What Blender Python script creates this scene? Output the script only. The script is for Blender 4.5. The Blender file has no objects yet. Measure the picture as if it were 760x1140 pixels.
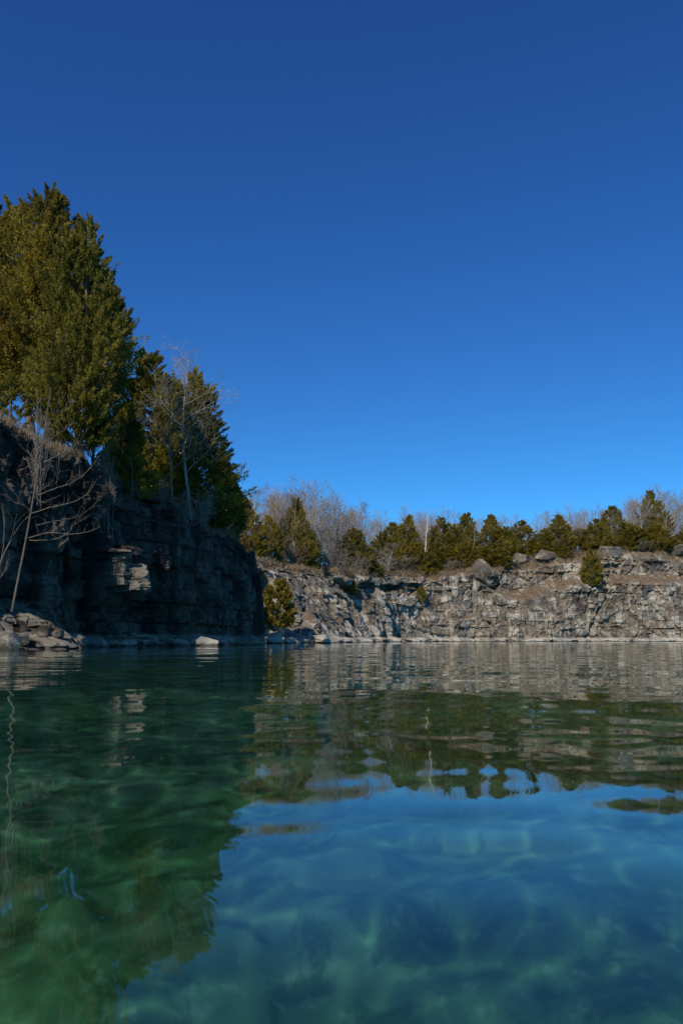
import bpy, bmesh, math, random
import numpy as np
from mathutils import Vector
from mathutils.bvhtree import BVHTree

sc = bpy.context.scene
COL = sc.collection
R = math.radians
random.seed(11)
rng = np.random.default_rng(11)

# ------------------------------------------------------------------ camera
F, CX, CY = 900.0, 380.0, 570.0            # focal length and centre in photo pixels (760 x 1140)
PITCH = math.atan(142.0 / F)
EYE = np.array([0.0, 0.0, 0.30])
cam = bpy.data.objects.new('camera', bpy.data.cameras.new('camera'))
COL.objects.link(cam); sc.camera = cam
cam.location = EYE; cam.rotation_euler = (R(90) + PITCH, 0, 0)
cam.data.sensor_fit = 'VERTICAL'; cam.data.sensor_height = 36.0
cam.data.lens = 36.0 * F / 1140.0
cam.data.clip_start = 0.02; cam.data.clip_end = 9000
cam.data.dof.use_dof = True; cam.data.dof.focus_distance = 45; cam.data.dof.aperture_fstop = 4.5

def P(px, py, Y):
    """world point at distance Y (metres ahead) seen at photo pixel px, py"""
    dx, dz = (px - CX) / F, (CY - py) / F
    d = np.array([dx, math.cos(PITCH) - dz * math.sin(PITCH), math.sin(PITCH) + dz * math.cos(PITCH)])
    return EYE + d * (Y / d[1])

# ------------------------------------------------------------------ noise
def _h(ix, iy, iz, seed):
    n = (ix.astype(np.int64) * 374761393 + iy.astype(np.int64) * 668265263 + iz.astype(np.int64) * 2147483647
         + seed * 974634777) & 0xFFFFFFFF
    n = ((n ^ (n >> 13)) * 1274126177) & 0xFFFFFFFF
    n = ((n ^ (n >> 16)) * 2246822519) & 0xFFFFFFFF
    n = n ^ (n >> 15)
    return (n & 0xFFFFFF) / float(0x1000000)

def vnoise(x, y, z, seed=0):
    x, y, z = np.broadcast_arrays(np.asarray(x, float), np.asarray(y, float), np.asarray(z, float))
    fx, fy, fz = np.floor(x), np.floor(y), np.floor(z)
    tx, ty, tz = x - fx, y - fy, z - fz
    tx, ty, tz = [t * t * t * (t * (t * 6 - 15) + 10) for t in (tx, ty, tz)]
    r = 0
    for i in (0, 1):
        for j in (0, 1):
            for k in (0, 1):
                w = (tx if i else 1 - tx) * (ty if j else 1 - ty) * (tz if k else 1 - tz)
                r = r + w * _h(fx + i, fy + j, fz + k, seed)
    return r * 2 - 1

def fbm(x, y, z, o=4, seed=0, g=0.5):
    a, s, t = 1.0, 0, 0
    for i in range(o):
        s = s + a * vnoise(np.asarray(x) * 2 ** i, np.asarray(y) * 2 ** i, np.asarray(z) * 2 ** i, seed + 17 * i)
        t += a; a *= g
    return s / t

def vor(x, y, seed=0, jit=0.85):
    fx, fy = np.floor(x), np.floor(y)
    f1 = np.full(x.shape, 9.0); f2 = np.full(x.shape, 9.0); idr = np.zeros(x.shape)
    z0 = np.zeros(x.shape)
    for i in (-1, 0, 1):
        for j in (-1, 0, 1):
            cx, cy = fx + i, fy + j
            px = cx + 0.5 + jit * (_h(cx, cy, z0, seed) - 0.5)
            py = cy + 0.5 + jit * (_h(cx, cy, z0 + 1, seed) - 0.5)
            d = np.hypot(px - x, py - y)
            c = d < f1
            f2 = np.where(c, f1, np.minimum(f2, d))
            idr = np.where(c, _h(cx, cy, z0 + 2, seed), idr)
            f1 = np.where(c, d, f1)
    return f1, f2, idr

def beds(s, z, thick, width, seed):
    """coursed limestone: flat faced blocks laid in beds; returns block id and distance to the block's edge"""
    zz = z / thick + 0.35 * fbm(s * 0.06 / 1, z * 0.02, 0, 2, seed) + 0.5 * vnoise(s * 0 + 3.3, z / thick * 0.7, 0, seed + 5)
    b = np.floor(zz); fz = zz - b
    off = _h(b, b * 0, b * 0 + 7, seed) * 31.7
    wv = width * (0.6 + 0.9 * _h(b, b * 0, b * 0 + 8, seed))
    ss = s / wv + off + 0.12 * vnoise(s * 1.1, z * 1.1, 0, seed + 3)
    ss = ss + 0.3 * vnoise(ss, b * 1.7, 0, seed + 9)
    c = np.floor(ss); fs = ss - c
    e = np.minimum(np.minimum(fz, 1 - fz) * thick, np.minimum(fs, 1 - fs) * wv)
    return _h(c, b, c * 0 + 4, seed), e

def sstep(a, b, x):
    t = np.clip((np.asarray(x, float) - a) / (b - a), 0, 1)
    return t * t * (3 - 2 * t)

# ------------------------------------------------------------------ mesh helpers
def build(name, verts, faces, mat, parent=None, smooth=False, attrs=None, link=True):
    """faces: one int array (n,3) / (n,4) or a list of such arrays"""
    if not isinstance(faces, (list, tuple)): faces = [faces]
    faces = [np.asarray(f, np.int32) for f in faces if len(f)]
    me = bpy.data.meshes.new(name)
    verts = np.asarray(verts, np.float32)
    me.vertices.add(len(verts)); me.vertices.foreach_set('co', verts.ravel())
    loops = np.concatenate([f.ravel() for f in faces])
    sizes = np.concatenate([np.full(len(f), f.shape[1], np.int32) for f in faces])
    starts = np.concatenate([[0], np.cumsum(sizes)[:-1]]).astype(np.int32)
    me.loops.add(len(loops)); me.loops.foreach_set('vertex_index', loops)
    me.polygons.add(len(sizes)); me.polygons.foreach_set('loop_start', starts)
    me.polygons.foreach_set('loop_total', sizes)
    me.polygons.foreach_set('use_smooth', np.full(len(sizes), smooth, bool))
    for k, v in (attrs or {}).items():
        a = me.attributes.new(k, 'FLOAT', 'POINT'); a.data.foreach_set('value', np.asarray(v, np.float32))
    me.update(calc_edges=True); me.validate()
    me.materials.append(mat)
    if not link: return me
    o = bpy.data.objects.new(name, me); COL.objects.link(o)
    if parent: o.parent = parent
    return o

def tag(o, label=None, cat=None, group=None, kind=None):
    if label: o['label'] = label
    if cat: o['category'] = cat
    if group: o['group'] = group
    if kind: o['kind'] = kind
    return o

def empty(name, loc, label, cat, group=None, rz=0.0, scale=(1, 1, 1)):
    o = bpy.data.objects.new(name, None); COL.objects.link(o)
    o.location = loc; o.rotation_euler = (0, 0, rz); o.scale = scale; o.empty_display_size = 0.3
    return tag(o, label, cat, group)

def grid_faces(nr, nc, wrap=False):
    i = np.arange(nr - 1)[:, None]; j = np.arange(nc if wrap else nc - 1)[None, :]
    a = i * nc + j; b = i * nc + (j + 1) % nc
    return np.stack([a, b, b + nc, a + nc], -1).reshape(-1, 4)

# ------------------------------------------------------------------ materials
def newmat(name):
    m = bpy.data.materials.new(name); m.use_nodes = True
    nt = m.node_tree; nt.nodes.clear()
    return m, nt, nt.nodes.new('ShaderNodeOutputMaterial')

class N:
    """tiny node helper"""
    def __init__(s, nt): s.nt = nt
    def n(s, t, **kw):
        x = s.nt.nodes.new(t)
        for k, v in kw.items(): setattr(x, k, v)
        return x
    def l(s, a, b): s.nt.links.new(a, b)
    def val(s, x, sock):
        if hasattr(x, 'is_output') or isinstance(x, bpy.types.NodeSocket): s.l(x, sock)
        else: sock.default_value = x
    def math(s, op, a, b=0.0, c=None, clamp=False):
        x = s.n('ShaderNodeMath', operation=op, use_clamp=clamp)
        s.val(a, x.inputs[0]); s.val(b, x.inputs[1])
        if c is not None: s.val(c, x.inputs[2])
        return x.outputs[0]
    def mix(s, f, a, b, blend='MIX'):
        x = s.n('ShaderNodeMix', data_type='RGBA', blend_type=blend)
        s.val(f, x.inputs[0])
        for v, k in ((a, 6), (b, 7)):
            if isinstance(v, (tuple, list)): x.inputs[k].default_value = (*v[:3], 1)
            else: s.l(v, x.inputs[k])
        return x.outputs[2]
    def ss(s, v, a, b):
        x = s.n('ShaderNodeMapRange', interpolation_type='SMOOTHSTEP')
        s.l(v, x.inputs[0]); x.inputs[1].default_value = a; x.inputs[2].default_value = b
        return x.outputs[0]
    def noise(s, vec, scale, detail=4, rough=0.55, dist=0.0):
        x = s.n('ShaderNodeTexNoise'); s.l(vec, x.inputs['Vector'])
        x.inputs['Scale'].default_value = scale; x.inputs['Detail'].default_value = detail
        x.inputs['Roughness'].default_value = rough; x.inputs['Distortion'].default_value = dist
        return x.outputs[0]
    def scale(s, vec, k):
        x = s.n('ShaderNodeVectorMath', operation='MULTIPLY'); s.l(vec, x.inputs[0]); x.inputs[1].default_value = k
        return x.outputs[0]
    def attr(s, name):
        return s.n('ShaderNodeAttribute', attribute_name=name).outputs['Fac']

def rock_mat(name, c_dark, c_mid, c_pale, c_warm, soil, ring=True, blackamt=0.6, ringc=(0.46, 0.42, 0.34), stainc=(0.34, 0.235, 0.125)):
    m, nt, out = newmat(name); k = N(nt)
    geo = k.n('ShaderNodeNewGeometry'); pos = geo.outputs['Position']
    sep = k.n('ShaderNodeSeparateXYZ'); k.l(pos, sep.inputs[0])
    nsep = k.n('ShaderNodeSeparateXYZ'); k.l(geo.outputs['True Normal'], nsep.inputs[0])
    big = k.noise(pos, 0.22, 5, 0.6)
    mid = k.noise(pos, 1.3, 6, 0.65)
    fine = k.noise(pos, 7.0, 5, 0.7)
    streak = k.noise(k.scale(pos, (1.4, 1.4, 0.16)), 1.0, 5, 0.65)
    bandn = k.noise(k.scale(pos, (0.08, 0.08, 2.2)), 1.0, 4, 0.6)
    cell = k.attr('cell')
    c = k.mix(k.ss(big, 0.35, 0.66), c_mid, c_warm)
    c = k.mix(k.math('MULTIPLY', k.ss(bandn, 0.48, 0.72), 0.3), c, c_dark)
    c = k.mix(k.math('MULTIPLY', k.ss(cell, 0.55, 1.0), 0.75), c, c_pale)
    c = k.mix(k.math('MULTIPLY', k.ss(cell, 0.42, 0.0), 0.7), c, c_dark)
    c = k.mix(k.math('MULTIPLY', k.ss(mid, 0.52, 0.72), 0.6), c, c_pale)
    c = k.mix(k.math('MULTIPLY', k.ss(streak, 0.52, 0.72), blackamt), c, c_dark)
    patch = k.noise(k.scale(pos, (1, 1, 0.6)), 0.42, 4, 0.65, 0.8)
    c = k.mix(k.math('MULTIPLY', k.ss(patch, 0.53, 0.62), 0.75), c, c_pale)
    c = k.mix(k.math('MULTIPLY', k.ss(patch, 0.45, 0.36), 0.75), c, c_dark)
    stain = k.noise(k.scale(pos, (0.5, 0.5, 0.1)), 1.0, 4, 0.6)
    c = k.mix(k.math('MULTIPLY', k.ss(stain, 0.56, 0.7), 0.55), c, stainc)
    fresh_lit = k.attr('fresh_lit')                                  # freshly broken faces, and sunlight painted pale on the left wall's ledge
    c = k.mix(fresh_lit, c, (0.42, 0.37, 0.29))
    edge = k.attr('edge')                                    # cracks between blocks: darker joints
    c = k.mix(k.math('MULTIPLY', k.ss(edge, 0.07, 0.0), 0.55), c, (0.03, 0.028, 0.025))
    c = k.mix(0.5, c, k.mix(fine, (0.45, 0.45, 0.45), (1.5, 1.5, 1.5)), 'MULTIPLY')
    if ring:                                                 # bleached mineral ring just above the water
        zz = k.math('ADD', sep.outputs[2], k.math('MULTIPLY', k.math('SUBTRACT', mid, 0.5), 0.35))
        c = k.mix(k.math('MULTIPLY', k.ss(zz, 0.62, 0.42), k.math('MULTIPLY', k.ss(k.noise(k.scale(pos, (0.35, 0.35, 1.2)), 1.0, 4, 0.65), 0.34, 0.6), 0.85)), c, ringc)
    soiln = k.math('ADD', nsep.outputs[2], k.math('MULTIPLY', k.math('SUBTRACT', mid, 0.5), 0.9))
    sm = k.ss(soiln, 0.60, 0.85)
    sm = k.math('MULTIPLY', sm, k.ss(sep.outputs[2], 0.9, 2.0))
    sc_ = k.mix(k.ss(fine, 0.35, 0.65), soil, (soil[0] * 1.9, soil[1] * 1.75, soil[2] * 1.6))
    c = k.mix(sm, c, sc_)
    wet = k.ss(k.math('ADD', sep.outputs[2], k.math('MULTIPLY', k.math('SUBTRACT', mid, 0.5), 0.2)), 0.16, 0.05)
    c = k.mix(k.math('MULTIPLY', wet, 0.85), c, (0.05, 0.048, 0.04))
    b = k.n('ShaderNodeBsdfPrincipled'); k.l(c, b.inputs['Base Color'])
    b.inputs['Roughness'].default_value = 0.85; b.inputs['Specular IOR Level'].default_value = 0.25
    bump = k.n('ShaderNodeBump'); bump.inputs['Strength'].default_value = 0.7; bump.inputs['Distance'].default_value = 0.08
    k.l(k.math('ADD', k.noise(pos, 3.5, 8, 0.7), k.math('MULTIPLY', fine, 0.4)), bump.inputs['Height'])
    k.l(bump.outputs[0], b.inputs['Normal']); k.l(b.outputs[0], out.inputs[0])
    return m

def leaf_mat(name, dark, light, tip, transl=0.25):
    m, nt, out = newmat(name); k = N(nt)
    t = k.attr('tint'); tp = k.attr('tip')
    oi = k.n('ShaderNodeObjectInfo').outputs['Random']
    c = k.mix(t, dark, light)
    c = k.mix(k.math('MULTIPLY', tp, 0.8), c, tip)
    c = k.mix(k.math('MULTIPLY', k.ss(oi, 0.0, 1.0), 0.4), c, k.mix(0.55, c, (1.5, 1.05, 0.75), 'MULTIPLY'))
    d = k.n('ShaderNodeBsdfPrincipled'); k.l(c, d.inputs['Base Color'])
    d.inputs['Roughness'].default_value = 0.6; d.inputs['Specular IOR Level'].default_value = 0.25
    tr = k.n('ShaderNodeBsdfTranslucent'); k.l(c, tr.inputs['Color'])
    mx = k.n('ShaderNodeMixShader'); mx.inputs[0].default_value = transl
    k.l(d.outputs[0], mx.inputs[1]); k.l(tr.outputs[0], mx.inputs[2]); k.l(mx.outputs[0], out.inputs[0])
    return m

def bark_mat(name, a, b_):
    m, nt, out = newmat(name); k = N(nt)
    tc = k.n('ShaderNodeTexCoord').outputs['Object']
    n1 = k.noise(k.scale(tc, (9, 9, 1.6)), 1.0, 5, 0.65)
    n2 = k.noise(tc, 2.2, 3, 0.5)
    c = k.mix(k.ss(n1, 0.35, 0.65), a, b_)
    c = k.mix(k.math('MULTIPLY', k.ss(n2, 0.5, 0.7), 0.5), c, (a[0] * 0.6, a[1] * 0.6, a[2] * 0.55))
    d = k.n('ShaderNodeBsdfPrincipled'); k.l(c, d.inputs['Base Color']); d.inputs['Roughness'].default_value = 0.85
    d.inputs['Specular IOR Level'].default_value = 0.2
    bump = k.n('ShaderNodeBump'); bump.inputs['Strength'].default_value = 0.5; bump.inputs['Distance'].default_value = 0.03
    k.l(n1, bump.inputs['Height']); k.l(bump.outputs[0], d.inputs['Normal'])
    k.l(d.outputs[0], out.inputs[0])
    return m

M = {}
M['rock_shore'] = rock_mat('shore_limestone', (0.014, 0.0105, 0.008), (0.035, 0.027, 0.020), (0.115, 0.094, 0.072), (0.055, 0.041, 0.028), (0.05, 0.035, 0.022), ringc=(0.3, 0.265, 0.21), stainc=(0.085, 0.06, 0.036))  # limestone in a darker copy, deepening the shade on the left wall
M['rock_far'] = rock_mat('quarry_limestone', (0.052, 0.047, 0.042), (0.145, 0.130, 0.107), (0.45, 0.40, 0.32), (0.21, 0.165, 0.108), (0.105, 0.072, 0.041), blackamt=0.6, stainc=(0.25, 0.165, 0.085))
M['cedar'] = leaf_mat('cedar_foliage', (0.085, 0.086, 0.012), (0.37, 0.31, 0.040), (0.42, 0.27, 0.07), 0.5)
M['cedar_far'] = leaf_mat('far_cedar_foliage', (0.13, 0.12, 0.019), (0.42, 0.35, 0.055), (0.46, 0.30, 0.09), 0.5)
M['cedar_bark'] = bark_mat('cedar_bark', (0.10, 0.075, 0.055), (0.20, 0.155, 0.12))
M['pale_bark'] = bark_mat('pale_bark', (0.26, 0.23, 0.185), (0.42, 0.38, 0.32))
M['grey_bark'] = bark_mat('grey_bark', (0.17, 0.14, 0.11), (0.30, 0.255, 0.21))
M['sap_bark'] = bark_mat('sapling_bark', (0.10, 0.08, 0.06), (0.17, 0.14, 0.108))
M['wood_bark'] = bark_mat('winter_wood_bark', (0.27, 0.20, 0.125), (0.42, 0.32, 0.21))
M['snag_wood'] = bark_mat('bleached_wood', (0.40, 0.36, 0.29), (0.56, 0.51, 0.43))
M['brush'] = leaf_mat('dry_brush', (0.13, 0.085, 0.05), (0.30, 0.22, 0.13), (0.36, 0.29, 0.19), 0.15)

# ------------------------------------------------------------------ cliffs
def resample(pts, step):
    pts = np.asarray(pts, float)
    out = []
    n = len(pts)
    for i in range(n - 1):
        p0, p1, p2, p3 = pts[max(i - 1, 0)], pts[i], pts[i + 1], pts[min(i + 2, n - 1)]
        L = max(2, int(np.hypot(*(p2 - p1)[:2]) / step))
        for t in np.arange(L) / L:
            m1, m2 = (p2 - p0) * 0.5, (p3 - p1) * 0.5
            out.append((2*t**3 - 3*t**2 + 1) * p1 + (t**3 - 2*t**2 + t) * m1 + (-2*t**3 + 3*t**2) * p2 + (t**3 - t**2) * m2)
    out.append(pts[-1])
    return np.array(out)

BVH = []
def cliff(name, path, step, dz, disp, mat, rise, label, cat, bench, back=110.0):
    """path rows: x, y, height, lean (metres back per metre up); the lake lies to the right of the path"""
    p = resample(path, step)
    t = np.gradient(p[:, :2], axis=0)
    for _ in range(30):
        t[1:-1] = (t[:-2] + t[1:-1] * 2 + t[2:]) / 4
    t /= np.linalg.norm(t, axis=1, keepdims=True)
    n = np.stack([t[:, 1], -t[:, 0]], 1)
    s = np.concatenate([[0], np.cumsum(np.hypot(*np.diff(p[:, :2], axis=0).T))])
    H = p[:, 2] + 0.35 * fbm(s * 0.4, s * 0, s * 0, 4, 91) + 0.25 * (beds(s, s * 0 + 0.4, 1.0, 1.6, 92)[0] - 0.5)
    lean = p[:, 3]
    nw = int((p[:, 2].max() + 2.5) / dz)
    v = np.linspace(0, 1, nw)
    z = -2.5 + v[None, :] * (H[:, None] + 2.5)
    S = np.repeat(s[:, None], nw, 1)
    D, cell, edge, fresh_lit = disp(S, z, H[:, None], p)
    zc = np.clip(z, 0, None)
    D = D - lean[:, None] * zc + bench * (1 - sstep(0.25, 0.6, z + 0.15 * fbm(S * 0.8, z, 0, 3, 5)))
    D = D - 0.5 * sstep(0.6, 0.0, H[:, None] - z)                 # rounded brow
    X = p[:, 0, None] + n[:, 0, None] * D; Yy = p[:, 1, None] + n[:, 1, None] * D
    # plateau behind the brow
    g = np.concatenate([[0.15, 0.35, 0.6, 0.9, 1.3, 1.8, 2.4, 3.1, 4, 5, 6.2, 7.6], np.geomspace(9, back, 22)])
    Dg = D[:, -1:] * np.exp(-g / 3)[None, :] - (lean * p[:, 2] + 0.5)[:, None] * (1 - np.exp(-g / 3))[None, :] - g[None, :]
    Xg = p[:, 0, None] + n[:, 0, None] * Dg; Yg = p[:, 1, None] + n[:, 1, None] * Dg
    Zg = H[:, None] + rise(g)[None, :] + (0.35 * fbm(Xg * 0.25, Yg * 0.25, 0, 4, 33) + 0.1 * fbm(Xg * 1.5, Yg * 1.5, 0, 3, 34)) * sstep(0, 3, g)[None, :]
    X = np.concatenate([X, Xg], 1); Yy = np.concatenate([Yy, Yg], 1); Z = np.concatenate([z, Zg], 1)
    cell = np.concatenate([cell, np.full(Xg.shape, 0.5)], 1); edge = np.concatenate([edge, np.full(Xg.shape, 1.0)], 1); fresh_lit = np.concatenate([fresh_lit, np.zeros(Xg.shape)], 1)
    verts = np.stack([X, Yy, Z], -1).reshape(-1, 3)
    f = grid_faces(X.shape[0], X.shape[1])
    o = build(name, verts, f, mat, attrs={'cell': cell.ravel(), 'edge': edge.ravel(), 'fresh_lit': fresh_lit.ravel()})
    tag(o, label, cat, kind='structure')
    BVH.append(BVHTree.FromPolygons(verts.tolist(), f.tolist()))
    return p, n, s, H, X, Yy, Z, nw

def drop(x, y, default=0.0):
    best = None
    for b in BVH:
        h = b.ray_cast(Vector((x, y, 60)), Vector((0, 0, -1)))
        if h[0] is not None and (best is None or h[0].z > best): best = h[0].z
    return default if best is None else best

# the sheer wall on the left, its back to the sun
left_path = [(-60, 4, 8, .1), (-34, 8, 8, .1), (-20.5, 12, 8.2, .1), (-15.5, 16.5, 8.4, .1), (-11.6, 27.2, 8.3, .1), (-9.6, 32.5, 7.7, .1),
             (-7.5, 38.2, 6.9, .1), (-5.8, 43, 6.3, .09), (-4.9, 45.6, 5.6, .08), (-5.6, 47.6, 5.2, .08), (-9, 49.4, 5.6, .1), (-20, 50.6, 6, .1), (-60, 52, 7, .1)]
def left_disp(S, z, H, p):
    i0 = np.argmin(np.hypot(p[:, 0] + 9.0, p[:, 1] - 34.0))
    sref = S[i0, 0]                                                # where the sunlit buttress stands out
    i1 = np.argmin(np.hypot(p[:, 0] + 11.6, p[:, 1] - 27.2)); stal = S[i1, 0]
    b1, e1 = beds(S, z, 1.15, 2.6, 3); b2, e2 = beds(S, z, 0.42, 0.85, 4); b3, e3 = beds(S, z, 0.2, 0.34, 6)
    f1, f2, vid = vor(S * 0.9, z * 0.55, 8)
    D = 0.42 * fbm(S * 0.16, z * 0.2, 0, 3, 1) + 0.4 * (b1 - 0.5) + 0.3 * (b2 - 0.5) * sstep(-.2, .4, vnoise(S * .3, z * .3, 0, 77)) + 0.07 * (b3 - 0.5) + 0.5 * (vid - 0.5) + 0.22 * (vor(S * 2.1, z * 1.7, 12)[2] - 0.5)
    D = D + 0.10 * fbm(S * 2.5, z * 2.5, 0, 4, 2)
    mk = sstep(0.0, 0.4, vnoise(S * 0.2, z * 0.35, 0, 66))
    D = D - 0.2 * mk * sstep(0.07, 0.0, e1) - 0.16 * sstep(0.09, 0.0, f2 - f1)
    D = D - 0.3 * sstep(0.35, 0.7, vnoise(z * 0.7, S * 0.09, 0, 55))          # weathered-back soft beds
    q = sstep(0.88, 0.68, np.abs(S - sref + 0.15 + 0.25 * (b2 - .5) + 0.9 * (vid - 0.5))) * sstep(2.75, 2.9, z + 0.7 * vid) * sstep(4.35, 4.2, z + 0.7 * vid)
    D = D + 0.95 * q * (0.75 + 0.5 * vid)
    D = D - 0.9 * sstep(0.5, 0.2, np.abs(S - sref + 1.7)) * sstep(5.0, 4.0, z)
    tal = sstep(3.4, 0.6, np.abs(S - stal - 0.2))
    rub = vor(S * 1.7, z * 2.3, 21)
    D = D + tal * np.clip(2.0 - z + 0.3 * fbm(S, z, 0, 3, 9), 0, 2.4) * 1.25 + tal * sstep(2.2, 1.4, z) * (0.5 * (rub[2] - 0.5) - 0.35 * sstep(0.2, 0.0, rub[1] - rub[0]))
    cell = np.clip(0.5 + (b2 - 0.5) * 0.9 + (vid - 0.5) * 0.35, 0, 1)
    return D, cell, np.minimum(e1 + 0.2 * (mk < 0.5), f2 - f1), np.maximum(0.33 * q * (vid > 0.3), 0.32 * tal * sstep(2.0, 1.2, z) * (rub[2] > 0.25))  # ledge coloured pale as if sunlit; freshly broken rubble pale too
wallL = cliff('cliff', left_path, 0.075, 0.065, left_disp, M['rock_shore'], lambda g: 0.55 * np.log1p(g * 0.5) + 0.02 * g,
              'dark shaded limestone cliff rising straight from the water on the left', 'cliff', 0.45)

# rubble slope and long sunlit quarry wall across the water
far_path = [(-90, 53, 7, .5), (-30, 55.5, 7, .6), (-13, 57, 7, .75), (-7, 60, 7.2, .85), (-3.2, 66, 7.3, .85), (0.8, 79, 7.2, .7), (4.6, 93, 7.8, .42), (9, 101, 8.4, .24),
            (16, 106.5, 9.0, .2), (24, 109, 10.1, .2), (33, 111, 11.4, .22), (44, 114, 12.6, .22), (56, 118, 12.9, .22), (80, 127, 13, .22), (120, 150, 13, .25), (190, 210, 12, .3)]
def far_disp(S, z, H, p):
    b1, e1 = beds(S, z, 2.1, 5.2, 31); b2, e2 = beds(S, z, 0.8, 1.5, 32); b3, e3 = beds(S, z, 0.4, 0.6, 33)
    f1, f2, vid = vor(S * 0.5, z * 0.42, 38); g1, g2, vid2 = vor(S * 1.3, z * 1.0, 39)
    slope = p[:, 3, None] > 0.5
    k = np.where(slope, 0.6, 1.0)
    D = 1.5 * fbm(S * 0.075, z * 0.09, 0, 3, 41) + k * (0.42 * (b1 - 0.5) + 0.26 * (b2 - 0.5) + 0.14 * (b3 - 0.5)) + np.where(slope, 0.6, 0.38) * (vid - 0.5) + np.where(slope, 0.36, 0.22) * (vid2 - 0.5)
    D = D + 0.2 * fbm(S * 1.3, z * 1.3, 0, 4, 42)
    vj = np.abs((S * 0.22 + 0.35 * vnoise(S * .2, z * .12, 0, 44) + 3.7 * _h(np.floor(z / 2.6 + .4 * vnoise(S * .1, z * .1, 0, 45)), S * 0, S * 0, 46)) % 1 - 0.5)
    D = D - 0.55 * ~slope * sstep(0.47, 0.5, vj)                    # vertical joints
    mk = sstep(0.05, 0.5, vnoise(S * 0.1, z * 0.25, 0, 67))
    h1, h2, hid = vor(S * 0.2, z * 0.11, 37)
    D = D + 1.0 * (hid - 0.5) - 0.5 * mk * sstep(0.11, 0.0, e1) - np.where(slope, 0.35, 0.15) * sstep(0.1, 0.0, f2 - f1) - 0.45 * sstep(0.06, 0.0, h2 - h1)
    chim = sstep(0.62, 0.8, vnoise(S * 0.16, z * 0.05, 0, 47)) * sstep(-0.3, 0.3, vnoise(S * .3, z * .4, 0, 48))
    D = D - 1.3 * chim
    # under the brow: an overhanging upper course with a deep joint
    hb = H - z
    D = D - 0.9 * sstep(1.15, 1.3, hb) * sstep(1.9, 1.6, hb) * sstep(0.1, 0.4, vnoise(S * 0.13, 0, 0, 51)) * ~slope
    up_ = sstep(19, 26, p[:, 0, None])                               # the right part: an upper course set back above a brown scree bench
    D = D - 2.3 * up_ * sstep(4.5, 2.5, hb + 0.5 * fbm(S * .25, 0, 0, 3, 53)) + 0.5 * up_ * sstep(2.6, 2.3, hb + 0.5 * fbm(S * .25, 0, 0, 3, 53)) * (b1 - 0.2)
    cell = np.clip(0.5 + (b2 - 0.5) * 0.5 + (vid2 - 0.5) * 0.8 + (b3 - .5) * .35, 0, 1)
    return D, cell, np.minimum(e1 + 0.2 * (mk < 0.5), (f2 - f1) * 0.6), S * 0
wallR = cliff('cliff', far_path, 0.17, 0.14, far_disp, M['rock_far'], lambda g: 0.35 * np.log1p(g * 0.5) + 0.08 * g,
              'sunlit grey and tan quarry cliff stretching across the far shore', 'cliff', 0.8)

# ------------------------------------------------------------------ lake bed, outer land, water
def polar(rs, ths):
    Rr, T = np.meshgrid(rs, ths, indexing='ij')
    return Rr * np.sin(T), Rr * np.cos(T)

def bed_mat():
    m, nt, out = newmat('lake_bed_silt'); k = N(nt)
    pos = k.n('ShaderNodeNewGeometry').outputs['Position']
    a = k.noise(pos, 0.55, 5, 0.6, 0.6); b_ = k.noise(pos, 2.6, 5, 0.65, 0.8); c_ = k.noise(pos, 9.0, 4, 0.6)
    sep = k.n('ShaderNodeSeparateXYZ'); k.l(pos, sep.inputs[0])
    c = k.mix(k.ss(a, 0.38, 0.62), (0.18, 0.28, 0.12), (0.46, 0.54, 0.31))
    c = k.mix(k.math('MULTIPLY', k.ss(b_, 0.47, 0.6), 0.7), c, (0.07, 0.13, 0.045))
    c = k.mix(k.math('MULTIPLY', k.ss(c_, 0.52, 0.72), 0.5), c, (0.52, 0.56, 0.38))
    c = k.mix(k.math('MULTIPLY', k.ss(sep.outputs[2], -2.8, -4.6), 0.5), c, (0.07, 0.10, 0.06))     # darkened with depth, standing in for light lost in the water
    grass = (0.12, 0.09, 0.05)
    c = k.mix(k.ss(sep.outputs[2], 0.1, 0.6), c, grass)
    d = k.n('ShaderNodeBsdfDiffuse'); k.l(c, d.inputs['Color']); k.l(d.outputs[0], out.inputs[0])
    return m
rs = np.concatenate([[0.0], np.geomspace(0.15, 140, 330), np.geomspace(150, 5000, 40)])
ths = np.linspace(-np.pi, np.pi, 420, endpoint=False)
bx, by = polar(rs, ths); rr = np.hypot(bx, by)
bz = -2.35 - 2.6 * sstep(2.0, 9.0, rr) + 0.3 * fbm(bx * 0.45, by * 0.45, 0, 4, 61) + 0.12 * fbm(bx * 2.2, by * 2.2, 0, 4, 62)
behind = sstep(20, -60, by)
bz = bz + sstep(90, 190, rr) * (2.3 + 5 * behind * sstep(150, 400, rr)) * sstep(30, -10, by) - 1.0 * sstep(10, 60, rr)
bed = build('lake_bed', np.stack([bx, by, bz], -1).reshape(-1, 3), grid_faces(len(rs), len(ths), True), bed_mat(), smooth=True)
tag(bed, 'green silty lake bed under clear teal water, rising to land behind', 'lake bed', kind='structure')

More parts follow.
